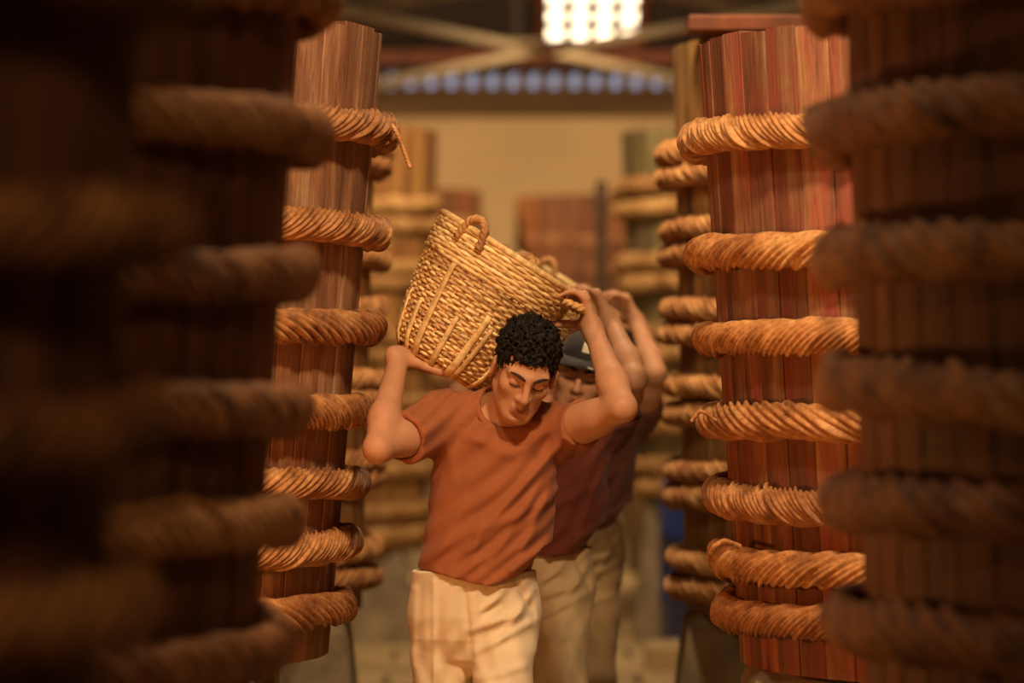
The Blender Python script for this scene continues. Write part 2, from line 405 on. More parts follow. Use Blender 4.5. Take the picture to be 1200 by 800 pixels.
VATS = {}
def vat(key, label, side, Y, R, px_top, z_top, px_bot, z_bot, hoops, wmat, rmat, quality, nst, rr=1.0, piers=(45, 135, 225, 315), pier_mat='concrete', pw=.20, seat=.030):
    xc = solve_center(px_top, Y, R, side); Rb = solve_radius(px_bot, Y, xc, side); H = z_top-z_bot
    t = empty('wooden_vat', (xc, Y, z_bot)); tag(t, label, 'vat', 'rope-bound wooden vats along the aisle')
    ms = [stave_mesh(Rb, R, H, nst, .055, M[wmat], s) for s in (0, .001, -.0012, .0006)]
    for i in range(nst):
        o = link('stave', ms[random.randrange(4)], t); o.rotation_euler = (0, 0, 2*PI*i/nst)
        s = 1+random.uniform(-.0022, .0022); o.scale = (s, s, 1+random.uniform(-.004, .003))
    MB().lathe([(Rb-.03, .05), (Rb-.03, .1)], 32).build('bottom', M['wood_dark'], t)
    MB().lathe([(R-.075, H*.86), (R-.075, H*.9)], 32).build('lid', M['wood_dark'], t)
    bank = ROPE[(rmat, quality)]
    for i, z in enumerate(hoops):
        Rz = Rb+(R-Rb)*(z-z_bot)/H
        o = link('rope_hoop', bank[(i*3+len(VATS)) % len(bank)], t, (0, 0, z-z_bot))
        q = (Rz+seat*rr)/RN; o.scale = (q, q, rr*1.02)
        o.rotation_euler = (random.uniform(-.006, .006), random.uniform(-.006, .006), random.uniform(0, 6.28))
    pr = Rb*.74
    for a in piers:
        x = xc+pr*math.cos(math.radians(a)); y = Y+pr*math.sin(math.radians(a)); wb = pw*1.32
        m = MB(); v = []
        for z, ww in ((-.01, wb), (z_bot-.05, pw), (z_bot-.02, pw-.012)):
            for i, j in ((-1,-1),(1,-1),(1,1),(-1,1)): v.append((i*ww, j*ww, z))
        v += [(i*(pw-.03), j*(pw-.03), z_bot-.0005) for i, j in ((-1,-1),(1,-1),(1,1),(-1,1))]
        f = [(3,2,1,0), (12,13,14,15)]+[(r*4+i, r*4+(i+1) % 4, r*4+4+(i+1) % 4, r*4+4+i) for r in range(3) for i in range(4)]
        o = m.add(v, f).build('concrete_pier', M[pier_mat], None, False, (x, y, 0))
        tag(o, 'tapered concrete pier carrying the '+key, 'pier', 'concrete piers under the '+key)
    VATS[key] = dict(o=t, x=xc, y=Y, R=R, Rb=Rb, H=H, zb=z_bot)
    return t
def zs(Y, pys): return [CZ-(p-400)*Y/F for p in pys]
def flat(ps): return [p for q in ps for p in q]

vat('vat with the loose rope end', 'reddish brown vat with a loose rope end dangling from its top hoop', -1, 9.14, .85, 448, 2.26, 385, .79,
    zs(9.14, [155, 272, 385, 480, 563, 632, 708]), 'wood_brown', 'rope', 'hi', 54, 1.0, (45, 135, 225, 315))
vat('pink-stained vat', 'pink and red stained vat with single rope hoops beside the vat bearing a plank', 1, 9.0, .85, 819, 2.225, 868, .78,
    zs(9, [167, 297, 397, 492, 583, 654, 712]), 'wood_red', 'rope', 'hi', 52, 1.02, (190, 275, 45))
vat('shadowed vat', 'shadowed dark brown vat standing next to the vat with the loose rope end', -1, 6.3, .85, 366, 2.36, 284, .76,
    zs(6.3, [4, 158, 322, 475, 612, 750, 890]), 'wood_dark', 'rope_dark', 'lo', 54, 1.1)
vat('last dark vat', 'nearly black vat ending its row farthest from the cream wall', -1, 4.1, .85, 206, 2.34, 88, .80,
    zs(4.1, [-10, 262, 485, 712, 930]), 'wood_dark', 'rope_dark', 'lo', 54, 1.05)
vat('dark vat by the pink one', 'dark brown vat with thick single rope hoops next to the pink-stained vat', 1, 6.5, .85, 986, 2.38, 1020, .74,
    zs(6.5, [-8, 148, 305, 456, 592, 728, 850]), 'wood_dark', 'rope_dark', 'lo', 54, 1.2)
vat('vat bearing a plank', 'brown vat with paired rope hoops and a plank laid across its rim', 1, 12.0, .85, 789, 2.45, 803, .70,
    zs(12, [182, 206, 271, 300, 364, 391, 452, 482, 549, 579, 654, 684]), 'wood_gold', 'rope', 'lo', 52, .92, (186, 275, 45), pw=.22)
vat('vat with clustered hoops', 'tan vat with paired rope hoops next to the vat with the loose rope end', -1, 12.0, .85, 441, 2.36, 424, .70,
    zs(12, [172, 190, 268, 298, 357, 383, 446, 467, 541, 561, 641, 672]), 'wood_gold', 'rope', 'lo', 52, .92, (-22, 60, 150, 240), pw=.22)
vat('grey-green vat', 'grey green vat with paired hoops near the blue drum and dark post', 1, 20.0, .90, 728, 2.615, 747, .72,
    zs(20, [220, 246, 308, 332, 389, 415, 470, 495, 545, 566]), 'wood_grey', 'rope_far', 'lo', 44, 1.12, (195, 278, 45), seat=.018)
vat('yellowish vat', 'yellowish vat with pale paired hoops and tall bare rim staves', -1, 20.0, .90, 513, 2.62, 500, .46,
    zs(20, [243, 269, 316, 337, 396, 418, 470, 492, 548, 594, 622]), 'wood_tan', 'rope_far', 'lo', 44, 1.12, (-30, 60, 150, 240), seat=-.002)
vat('broad brown vat', 'broad brown vat standing across the aisle end before the cream wall', 1, 26.0, .95, 604, 2.50, 615, .6,
    zs(26, [286, 318, 352, 392, 440, 490, 530]), 'wood_far', 'rope_dark', 'lo', 40, 1.1, seat=-.02)
vat('vat by the cream wall', 'brown vat before the cream wall, next to the yellowish vat', -1, 26.0, .95, 564, 2.54, 556, .6,
    zs(26, [262, 300, 345, 392, 440, 490, 530]), 'wood_far', 'rope_far', 'lo', 40, 1.05, seat=-.012)

# loose rope end on the vat's top hoop
def curve_pts(ctrl, n=24):
    ctrl = np.asarray(ctrl, float); out = []
    c = np.vstack([2*ctrl[0]-ctrl[1], ctrl, 2*ctrl[-1]-ctrl[-2]])
    for i in range(1, len(c)-2):
        for t in np.linspace(0, 1, n, endpoint=False):
            a, b, d, e = c[i-1], c[i], c[i+1], c[i+2]
            out.append(.5*((2*b)+(-a+d)*t+(2*a-5*b+4*d-e)*t*t+(-a+3*b-3*d+e)*t**3))
    out.append(ctrl[-1]); return np.array(out)
V = VATS['vat with the loose rope end']; org = np.array([V['x'], V['y'], V['zb']])
def rope_end(key, pix, r=.006, mat='rope'):
    V = VATS[key]; org = np.array([V['x'], V['y'], V['zb']])
    v, f = rope(curve_pts([P(*p)-org for p in pix], 10), r, 3, 4, .03, False, 1, .25, .5)
    mesh_obj('rope_end', v, f, M[mat], V['o'], True)
rope_end('vat with the loose rope end', [(440, 142, 8.97), (458, 146, 8.97), (467, 160, 8.98), (474, 178, 8.99), (481, 197, 9.0)])
rope_end('vat with the loose rope end', [(352, 136, 8.54), (346, 131, 8.54), (340, 134, 8.55), (334, 131, 8.55)], .004)
rope_end('pink-stained vat', [(838, 492, 8.6), (822, 482, 8.7), (814, 489, 8.72), (810, 494, 8.72)], .005)
rope_end('pink-stained vat', [(866, 640, 8.6), (850, 634, 8.7), (838, 640, 8.72), (834, 648, 8.74)], .007)
rope_end('dark vat by the pink one', [(1120, 590, 5.72), (1136, 604, 5.70), (1148, 622, 5.69), (1155, 640, 5.69)], .009, 'rope_dark')

# plank across the rim of the vat
Vp = VATS['vat bearing a plank']
pl = MB().cbox((-.83, -.13, 0), (.62, .13, .042), .006).build('wooden_plank', M['purlin'], None, False, (Vp['x'], 11.52, 2.457))
tag(pl, 'reddish wooden plank laid across the rim of a paired-hoop vat', 'plank')
# dark post beside the grey-green vat
po = MB().cbox((-.03, -.03, 0), (.03, .03, 2.38), .01).build('timber_post', M['post'], None, False, (.470, 20.2, -.005)); tag(po, 'thin dark timber post standing beside the grey green vat', 'post')
# blue drum
dr = empty('plastic_drum', (.985, 18.6, -.008)); tag(dr, 'dark blue plastic drum beside the pier of the grey green vat', 'drum')
MB().lathe([(.24, 0), (.265, .03), (.27, .28), (.282, .30), (.27, .32), (.27, .58), (.282, .60), (.27, .62), (.265, .84), (.24, .88)], 32).build('body', M['blue'], dr, True)
MB().lathe([(.225, .875), (.25, .88), (.25, .905), (.22, .91)], 32).build('lid', M['post'], dr, True)
# raised kerbs at the far cross gutter
for k, (xa, xb, y) in enumerate(((-1.9, -.32, 21.9), (.62, 1.9, 17.9))):
    o = MB().cbox((xa, y-.16, -.01), (xb, y+.16, .13), .015).build('concrete_kerb', M['floor'])
    tag(o, ('low concrete kerb by the yellowish vat', 'low concrete kerb by the blue drum')[k], 'kerb')

# ================================================================== lamps
for i, (x, y, z, aim, pw, c, size) in enumerate(LAMPS):
    t = empty('pendant_lamp', (x, y, z)); tag(t, ['enamel pendant lamp over the shadowed vat', 'enamel pendant lamp by the pink-stained vat', 'added fill lamp over the heads of the carriers', 'added fill lamp over the aisle beyond the carriers', 'added fill lamp over the aisle before the blue drum', 'added fill lamp over the brown vat next to the yellowish one', 'added fill lamp over the broad brown vat', 'added fill lamp at the dark end of the aisle'][i], 'lamp', 'pendant lamps')  # pendant shape for all; lamps after the second are added fill
    d = (Vector(aim)-Vector((x, y, z))).normalized(); q = d.to_track_quat('-Z', 'Y')
    sh = MB(); R = size*.75
    v = []; n = 24
    for r, h in ((.04, .16), (R*.6, .11), (R, .01), (R*.97, .005), (R*.57, .1), (.03, .145)):
        v += [(r*math.cos(2*PI*k/n), r*math.sin(2*PI*k/n), h) for k in range(n)]
    f = [(r*n+k, r*n+(k+1) % n, (r+1)*n+(k+1) % n, (r+1)*n+k) for r in range(5) for k in range(n)]
    o = sh.add(v, f).build('shade', M['lampmetal'], t, True); o.rotation_mode = 'QUATERNION'; o.rotation_quaternion = q
    top = (roof_z(y) if y > 20 else 8.1)-z
    MB().tube([(0, 0, .1), (0, 0, top)], .008, 6).build('cable', M['cord'], t)
    li = bpy.data.lights.new('lamp_light', 'AREA'); li.shape = 'DISK'; li.size = size; li.energy = pw; li.color = c
    lo = bpy.data.objects.new('lamp_light', li); col.objects.link(lo); lo.parent = t; lo.rotation_mode = 'QUATERNION'; lo.rotation_quaternion = q
for x, y, z, pw, c in BULBS:
    t = empty('hanging_bulb', (x, y, z)); tag(t, 'bare orange bulb hanging between two vats', 'lamp')
    b = MB().lathe([(.012, .06), (.02, .04), (.034, .0), (.028, -.03), (.008, -.044)], 16).build('bulb', M['bulb'], t, True)
    MB().lathe([(.02, .05), (.02, .1), (.012, .11)], 12).build('socket', M['sandal'], t)
    MB().tube([(0, 0, .1), (0, 0, 8.1-z)], .006, 6).build('cable', M['cord'], t)
    li = bpy.data.lights.new('bulb_light', 'POINT'); li.energy = pw; li.color = c; li.shadow_soft_size = .05
    lo = bpy.data.objects.new('bulb_light', li); col.objects.link(lo); lo.parent = t; lo.location = (0, -.0, -.12)

# ================================================================== implicit surfaces for bodies and clothes
def smin(a, b, k):
    if k <= 0: return np.minimum(a, b)
    h = np.maximum(k-np.abs(a-b), 0); return np.minimum(a, b)-h*h/(4*k)
def smax(a, b, k): return -smin(-a, -b, k)
class Field:
    def __init__(s, lo, hi, h):
        s.lo = np.array(lo, float); s.h = h; s.n = np.ceil((np.array(hi)-s.lo)/h).astype(int)+1
        s.d = np.full(tuple(s.n), .5, np.float32)
    def block(s, lo, hi):
        a = np.clip(np.floor((np.array(lo)-s.lo)/s.h).astype(int), 0, s.n); b = np.clip(np.ceil((np.array(hi)-s.lo)/s.h).astype(int)+1, 0, s.n)
        ax = [(s.lo[i]+s.h*np.arange(a[i], b[i])).astype(np.float32) for i in range(3)]
        return tuple(slice(a[i], b[i]) for i in range(3)), ax[0][:, None, None], ax[1][None, :, None], ax[2][None, None, :]
    def op(s, lo, hi, fn, k, sub=False):
        sl, X, Y, Z = s.block(lo, hi)
        if min(s.d[sl].shape) == 0: return
        q = fn(X, Y, Z); s.d[sl] = smax(s.d[sl], -q, k) if sub else smin(s.d[sl], q, k)
    def cap(s, a, b, ra, rb=None, k=.015, sub=False):
        a = np.array(a, float); b = np.array(b, float); rb = ra if rb is None else rb; m = max(ra, rb)+k+.02; e = b-a; L2 = max(float(e@e), 1e-9)
        def fn(X, Y, Z):
            px, py, pz = X-a[0], Y-a[1], Z-a[2]
            t = np.clip((px*e[0]+py*e[1]+pz*e[2])/L2, 0, 1)
            return np.sqrt((px-t*e[0])**2+(py-t*e[1])**2+(pz-t*e[2])**2)-(ra+(rb-ra)*t)
        s.op(np.minimum(a, b)-m, np.maximum(a, b)+m, fn, k, sub)
    def ell(s, c, r, R=None, k=.015, sub=False):
        c = np.array(c, float); r = np.array(r, float); R = np.eye(3) if R is None else R; m = r.max()+k+.02
        def fn(X, Y, Z):
            p = (X-c[0], Y-c[1], Z-c[2])
            q = [(R[i, 0]*p[0]+R[i, 1]*p[1]+R[i, 2]*p[2])/r[i] for i in range(3)]
            k0 = np.sqrt(q[0]**2+q[1]**2+q[2]**2)+1e-6; k1 = np.sqrt((q[0]/r[0])**2+(q[1]/r[1])**2+(q[2]/r[2])**2)+1e-6
            return k0*(k0-1)/k1
        s.op(c-m, c+m, fn, k, sub)
    def stack(s, tab, k=.02, pad=.03):                             # upright body of elliptical sections (z, cx, cy, rx, ry)
        t = np.array(sorted(tab)); z0, z1 = t[0, 0], t[-1, 0]
        def fn(X, Y, Z):
            cx, cy, rx, ry = (np.interp(Z, t[:, 0], t[:, i]) for i in range(1, 5))
            u, v = (X-cx)/rx, (Y-cy)/ry; q = np.sqrt(u*u+v*v)
            d = (q-1)*np.minimum(rx, ry)
            return np.maximum(d, np.maximum(z0-Z, Z-z1))
        m = t[:, 3:5].max()+.04
        s.op((t[:, 1].min()-m, t[:, 2].min()-m, z0-pad), (t[:, 1].max()+m, t[:, 2].max()+m, z1+pad), fn, k)
    def full(s): return s.block(s.lo, s.lo+s.h*(s.n-1))[1:]
    def mesh(s):
        d = s.d; s_ = d < 0; n = np.array(d.shape)
        c = np.zeros(tuple(n-1), np.int8)
        for i in (0, 1):
            for j in (0, 1):
                for k in (0, 1): c += s_[i:n[0]-1+i, j:n[1]-1+j, k:n[2]-1+k]
        idx = np.argwhere((c > 0) & (c < 8)); N = len(idx)
        ids = -np.ones(c.shape, np.int32); ids[tuple(idx.T)] = np.arange(N)
        acc = np.zeros((N, 3)); cnt = np.zeros(N); E = np.eye(3, dtype=int)
        for ax in range(3):
            o1, o2 = [E[i] for i in range(3) if i != ax]
            for a in (0, 1):
                for b in (0, 1):
                    p = idx+a*o1+b*o2; q = p+E[ax]
                    d0, d1 = d[tuple(p.T)], d[tuple(q.T)]; m = (d0 < 0) != (d1 < 0)
                    t = d0[m]/(d0[m]-d1[m]); acc[m] += p[m]+t[:, None]*E[ax]; cnt[m] += 1
        v = s.lo+s.h*acc/cnt[:, None]
        faces = []
        for ax in range(3):
            a1, a2 = (ax+1) % 3, (ax+2) % 3
            sl0 = [slice(None)]*3; sl1 = [slice(None)]*3; sl0[ax] = slice(0, -1); sl1[ax] = slice(1, None)
            A, B = s_[tuple(sl0)], s_[tuple(sl1)]
            e = np.argwhere(A != B); e = e[(e[:, a1] > 0) & (e[:, a2] > 0) & (e[:, a1] < n[a1]-1) & (e[:, a2] < n[a2]-1)]
            ins = A[tuple(e.T)]
            g = lambda i, j: ids[tuple((e-i*E[a1]-j*E[a2]).T)]
            q = np.stack([g(1, 1), g(0, 1), g(0, 0), g(1, 0)], 1); q[~ins] = q[~ins][:, ::-1]; faces.append(q)
        f = np.concatenate(faces); f = f[(f >= 0).all(1)]
        return v, f
def fast_mesh(name, v, f, mat, parent, org, relax=1):
    for _ in range(relax):                                         # light smoothing of the lattice
        acc = np.zeros_like(v); cnt = np.zeros(len(v))
        for i in range(4):
            a, b = f[:, i], f[:, (i+1) % 4]
            np.add.at(acc, a, v[b]); np.add.at(cnt, a, 1); np.add.at(acc, b, v[a]); np.add.at(cnt, b, 1)
        v = .5*v+.5*acc/np.maximum(cnt, 1)[:, None]
    me = bpy.data.meshes.new(name); me.vertices.add(len(v)); me.vertices.foreach_set('co', (v-org).astype(np.float32).ravel())
    me.loops.add(f.size); me.loops.foreach_set('vertex_index', f.astype(np.int32).ravel())
    me.polygons.add(len(f)); me.polygons.foreach_set('loop_start', np.arange(0, f.size, 4, dtype=np.int32)); me.polygons.foreach_set('loop_total', np.full(len(f), 4, np.int32))
    me.polygons.foreach_set('use_smooth', np.ones(len(f), bool)); me.update(calc_edges=True); me.validate()
    me.materials.append(mat); return link(name, me, parent), v

def unit(v): v = np.array(v, float); return v/np.linalg.norm(v)
def hand(fd, W, d, n, side, curl, spread=.0, thumb=None, sc=1.0):
    """five fingered hand: wrist W, direction d, palm side n; side=+1 puts the thumb along d x n"""
    d = unit(d); n = unit(np.array(n)-d*np.dot(n, d)); a = np.cross(d, n)*side      # a points to the thumb side
    k = .008
    fd.cap(W-d*.02, W+d*.02, .021*sc, .024*sc, .02)
    for o in (-.024, -.008, .009, .026): fd.cap(W+d*.012+a*o*.6*sc, W+d*.088*sc+a*o*sc, .013*sc, .0115*sc, .012)
    L = {0: (.034, .023, .019), 1: (.041, .028, .021), 2: (.045, .031, .022), 3: (.041, .026, .021)}
    for i, o in enumerate((-.030, -.010, .0105, .031)):
        p = W+d*(.085-(.008 if i == 0 else .003 if i == 3 else 0))*sc+a*o*sc; ang = 0
        dd = unit(d+a*o*spread*10)
        r = .0088 if i else .0078
        for j in range(3):
            ang += curl[j]; e = dd*math.cos(ang)+n*math.sin(ang); q = p+e*L[i][j]*sc
            fd.cap(p, q, r*sc, r*.92*sc, k if j == 0 else .004); p = q; r *= .93
    p = W+d*.022*sc+a*.026*sc+n*.006; t = thumb or ((.55, .75, .25), (.75, .45, .45), (.85, .1, .55))
    fd.cap(W+d*.01+a*.012, p, .016*sc, .016*sc, .02)
    for j, ln in enumerate((.04, .032, .026)):
        e = unit(d*t[j][0]+a*t[j][1]+n*t[j][2]); q = p+e*ln*sc
        fd.cap(p, q, (.0135, .0108, .0098)[j]*sc, (.0108, .0098, .0085)[j]*sc, .01 if j == 0 else .004); p = q

def rotm(yaw, pitch, roll):
    """rows: local right, forward, up in the world; zero = face towards the camera (-Y)"""
    cy, sy = math.cos(yaw), math.sin(yaw); r = np.array([cy, sy, 0.]); f = np.array([sy, -cy, 0.]); u = np.array([0, 0, 1.])
    f, u = f*math.cos(pitch)-u*math.sin(pitch), u*math.cos(pitch)+f*math.sin(pitch)
    r, u = r*math.cos(roll)-u*math.sin(roll), u*math.cos(roll)+r*math.sin(roll)
    return np.array([r, f, u])

def seg2(X, Z, a, b):
    ex, ez = b[0]-a[0], b[1]-a[1]; t = np.clip(((X-a[0])*ex+(Z-a[1])*ez)/(ex*ex+ez*ez), 0, 1)
    return np.sqrt((X-a[0]-t*ex)**2+(Z-a[1]-t*ez)**2), t

def person(o, J, h, mats, folds_s=(), folds_t=(), hair=True):
    """o: empty at the feet; J: dictionary of joints in world space"""
    org = np.array(o.location); g = lambda k: J[k]
    Rh = J['head_rot']; hc = J['head']; s = J['hs']
    H = lambda x, f, z: hc+s*(Rh[0]*x+Rh[1]*f+Rh[2]*z)
    pts = np.array([x for x in J.values() if isinstance(x, np.ndarray) and x.shape == (3,)])
    lo = pts.min(0)-.2; hi = pts.max(0)+.2; lo[2] = -.005
    fd = Field(lo, hi, h)
    # --- torso and legs (under the clothes), neck, head
    sec = J['sec']
    fd.stack([(z, cx, cy, rx-.026, ry-.026) for z, cx, cy, rx, ry in sec], .03)
    fd.cap(g('shR'), g('shL'), .05, .045, .04); 
    nb = g('neck'); fd.cap(nb-np.array([0, 0, .06]), H(0, -.02, -.04), .060*s, .052*s, .03)
    fd.cap(nb+[0, .01, -.01], g('shR')+[.03, 0, 0], .048, .05, .04); fd.cap(nb+[0, .01, -.03], g('shL')+[-.03, 0, 0], .044, .045, .03)
    for q in 'RL':
        fd.cap(g('hip'+q), g('kn'+q), .062, .045, .03); fd.cap(g('kn'+q), g('an'+q), .045, .034, .03)
        fd.cap(g('an'+q), g('an'+q)+[0, -.15, -.045], .034, .022, .02); fd.cap(g('an'+q)+[0, .04, -.03], g('an'+q)+[0, -.1, -.04], .03, .026, .02)
        S_, E_, W_ = g('sh'+q), g('el'+q), g('wr'+q)
        fd.cap(S_, E_, .044, .033, .03)
        fd.cap(S_+(E_-S_)*.3, S_+(E_-S_)*.6, .043, .039, .03)
        u = unit(W_-E_); fd.cap(E_, E_+(W_-E_)*.34, .031, .0355, .015); fd.cap(E_+(W_-E_)*.30, W_, .0355, .0225, .02)
        fd.cap(E_-u*.008, E_+u*.01, .024, .026, .012)
    hl = J['handL']; hand(fd, g('wrL'), *hl); hr = J['handR']; hand(fd, g('wrR'), *hr)
    E = lambda c, r, k=.015, sub=False, R=Rh: fd.ell(H(*c), np.array(r)*s, R, k*s, sub)
    Cc = lambda a, b, ra, rb, k=.01, sub=False: fd.cap(H(*a), H(*b), ra*s, rb*s, k*s, sub)
    E((0, -.012, .035), (.073, .092, .080)); E((0, .028, -.032), (.058, .060, .083), .03)
    E((0, .034, -.078), (.036, .045, .036), .03); Cc((-.008, .071, -.102), (.008, .071, -.102), .015, .015, .025)
    for q in (-1, 1):
        Cc((q*.052, -.004, -.052), (q*.020, .058, -.098), .017, .015, .03)                 # jaw line
        E((q*.044, .052, -.022), (.019, .020, .017), .025)                                  # cheek bone
        Cc((q*.012, .084, .020), (q*.048, .067, .022), .0095, .008, .016)                   # brow ridge
        E((q*.031, .099, .000), (.020, .020, .0135), .012, True)                            # eye socket
        E((q*.031, .0735, .000), (.0150, .0115, .0095), .007)                               # closed lid over the eye
        E((q*.0125, .092, -.040), (.0085, .011, .008), .006)                                # wing of the nose
        E((q*.081, -.004, -.006), (.008, .021, .034), .008, False, rot_ear(Rh, q))
        E((q*.088, .002, -.004), (.005, .011, .019), .004, True, rot_ear(Rh, q))
    Cc((0, .086, .018), (0, .106, -.030), .0075, .0105, .012); E((0, .106, -.036), (.0115, .011, .0095), .008)
    Cc((-.019, .083, -.0655), (0, .094, -.0625), .0058, .0072, .008); Cc((.019, .083, -.0655), (0, .094, -.0625), .0058, .0072, .008); Cc((0, .088, -.050), (0, .092, -.060), .008, .006, .012)
    Cc((-.015, .084, -.0755), (.015, .084, -.0755), .0078, .0078, .008); Cc((0, .0915, -.0755), (0, .091, -.076), .007, .007, .008)
    Cc((-.021, .096, -.0695), (.021, .096, -.0695), .0024, .0024, .003, True)
    E((0, .092, -.088), (.02, .012, .006), .01, True)
    v, f = fd.mesh(); b, v = fast_mesh('body', v, f, mats['skin'], o, org, 1)
    L = (v-hc)@Rh.T/s; m = np.clip(1.3-np.sqrt((L[:, 0]/.023)**2+((L[:, 2]+.0695)/.0125)**2)*1.0, 0, 1)*(L[:, 1] > .06)
    at = b.data.attributes.new('lip', 'FLOAT', 'POINT'); at.data.foreach_set('value', m.astype(np.float32))
    # --- brows and lashes
    for q in (-1, 1):
        t = np.linspace(0, 1, 9); pp = []
        for x in t:
            X_ = q*(.011+.042*x); pp.append(surf(v, hc, Rh, s, X_, .0165+.007*math.sin(x*2.4)+.002*x)+Rh[1]*.0005)
        mesh_obj('eyebrow', *tube(np.array(pp)-org, np.array([.0026, .0042, .0047, .0047, .0044, .0040, .0034, .0026, .0012])*s, 6), mats['brow'], b, True)
        pp = [surf(v, hc, Rh, s, q*(.016+.030*x), -.0062-.0035*math.sin(x*PI)+.001*x)+Rh[1]*.0003 for x in t]
        mesh_obj('eyelashes', *tube(np.array(pp)-org, np.array([.0008, .0016, .0019, .002, .002, .002, .002, .0018, .001])*s, 6), mats['brow'], b, True)
    # --- hair
    if hair:
        hf = Field(hc-.16, hc+.17, min(h, .0026)); r2 = np.random.default_rng(3)
        hf.ell(H(0, -.018, .040), np.array((.0735, .091, .083))*s, Rh, .001)
        hf.ell(H(0, .098, -.035), np.array((.20, .075, .092))*s, Rh, .004, True)            # clear the face
        hf.ell(H(0, .02, -.105), np.array((.2, .12, .088))*s, Rh, .004, True)                # clear below the ears
        n = 0
        while n < 1900:
            u = unit(r2.normal(size=3)); x, ff, z = u*np.array((.0725, .090, .082)); ff -= .018; z += .040
            if z < .052 and ff > .052: continue
            if z < -.005 and ff > -.045: continue
            if z < -.05: continue
            top = np.clip((z-.03)/.07, 0, 1); up = r2.uniform(-.003, .005)+top*r2.uniform(0, .017)
            if z < .03: up *= .4
            c = H(x+u[0]*up+r2.normal()*.003, ff+u[1]*up, z+u[2]*up)
            rr = r2.uniform(.0032, .0056)*(.8 if z < .03 else 1); e = unit(r2.normal(size=3))*.009
            hf.cap(c-e*.5, c+e, rr, rr*.6, .001); n += 1
        vv, ff_ = hf.mesh(); fast_mesh('hair', vv, ff_, mats['hair'], b, org, 0)
    # --- shirt: a loose shell with neck hole, sleeves and hem
    hs = max(h, .004)
    lo = np.minimum(np.minimum(g('shR'), g('shL')), np.minimum(g('elR'), g('elL')))-.16; hi = np.maximum(np.maximum(g('shR'), g('shL')), np.maximum(g('elR'), g('elL')))+.16
    lo[2] = min(z for z in J['hem'][1])-.05; hi[2] = max(hi[2]-.02, nb[2]+.06)
    sh = Field(lo, hi, hs)
    sh.stack(sec, .02)
    for q in 'RL':
        S_, E_ = g('sh'+q), g('el'+q)
        sh.cap(S_, S_+(E_-S_)*.66, .062 if q == 'R' else .057, .060, .04)
        sh.cap(nb+[0, .012, -.022 if q == 'R' else -.038], S_+[0, 0, .0], .066 if q == 'R' else .060, .062 if q == 'R' else .056, .05)
    X, Y, Z = sh.full(); cyf = np.interp(Z, [t[0] for t in sorted(sec)], [t[2] for t in sorted(sec)])
    front = np.clip((cyf-Y)/.03+.5, 0, 1)
    fold = np.zeros(np.broadcast_shapes(X.shape, Z.shape), np.float32)
    for a, b_, wd, am in folds_s:
        ds, t = seg2(X, Z, a, b_); fold = fold+am*np.exp(-(ds/wd)**2)*(.35+.65*np.sin(np.clip(t, .05, .95)*PI))
    c = -.72*X+.69*Z; u = .69*X+.72*Z
    fold = fold+.0028*np.sin(150*c+4*np.sin(9*u)+3*np.sin(17*c))+.002*np.sin(88*c+6*np.sin(7*u+1))
    back = .004*np.sin(60*X+8*Z)
    d0 = sh.d.copy(); sh.d = sh.d-(np.clip(fold, -.006, .016)*front+back*(1-front)).astype(np.float32)
    th = max(.013, 3*hs); sh.d = np.maximum(sh.d, -(d0+th))
    hx, hz = J['hem']; sh.d = np.maximum(sh.d, np.interp(X, hx, hz).astype(np.float32)+.004*np.sin(26*X)-Z)
    for q in 'RL':
        S_, E_ = g('sh'+q), g('el'+q); u = unit(E_-S_); cut = S_+(E_-S_)*J['slv'+q][0]
        dd = (X-cut[0])*u[0]+(Y-cut[1])*u[1]+(Z-cut[2])*u[2]
        near = np.sqrt((X-cut[0])**2+(Y-cut[1])**2+(Z-cut[2])**2)-.14
        sh.d = np.maximum(sh.d, np.where(near < 0, dd, -1).astype(np.float32))
    nd = unit(H(0, -.02, -.04)-nb)
    sh.cap(nb+nd*.0+np.array([0, -.018, -.012]), nb+nd*.16+np.array([0, -.03, 0]), .064, .075, .004, True)
    vv, ff_ = sh.mesh(); so, vs = fast_mesh('shirt', vv, ff_, mats['shirt'], o, org, 1)
    a0 = nb+np.array([0, -.018, -.012]); nd2 = unit(nb+nd*.16+np.array([0, -.03, 0])-a0); e1 = unit(np.cross(nd2, [0, 1., 0])); e2 = np.cross(nd2, e1)
    q = vs-a0; t = q@nd2; x1, x2 = q@e1, q@e2; rr_ = np.hypot(x1, x2); an = np.arctan2(x2, x1); sel = (rr_ < .086) & (t > -.09)
    ring = []; nb_ = 40
    for k in range(nb_):
        w_ = sel & (np.abs(np.angle(np.exp(1j*(an-2*PI*k/nb_)))) < .12)
        if w_.any(): i_ = np.where(w_)[0]; m_ = i_[np.argsort(rr_[i_])[:max(3, len(i_)//8)]]; ring.append((2*PI*k/nb_, t[m_].max(), rr_[m_].mean()))
    if len(ring) > 20:
        R_ = np.array(ring)
        for _ in range(6): R_[:, 1:] = .5*R_[:, 1:]+.25*np.roll(R_[:, 1:], 1, 0)+.25*np.roll(R_[:, 1:], -1, 0)
        cp = a0+nd2*(R_[:, 1:2]-.002)+(R_[:, 2:3]+.004)*(e1*np.cos(R_[:, :1])+e2*np.sin(R_[:, :1]))
        mesh_obj('collar', *tube(cp-org, .0085, 8, True), mats['shirt'], so, True)
    # --- trousers
    pl = np.array([J['hipR'], J['hipL'], J['knR'], J['knL'], J['anR'], J['anL'], J['waist']])
    lo = pl.min(0)-.13; hi = pl.max(0)+.16; hi[2] = J['waist'][2]+.03; tf = Field(lo, hi, hs)
    wz = J['waist']; hm = (J['hipR']+J['hipL'])/2
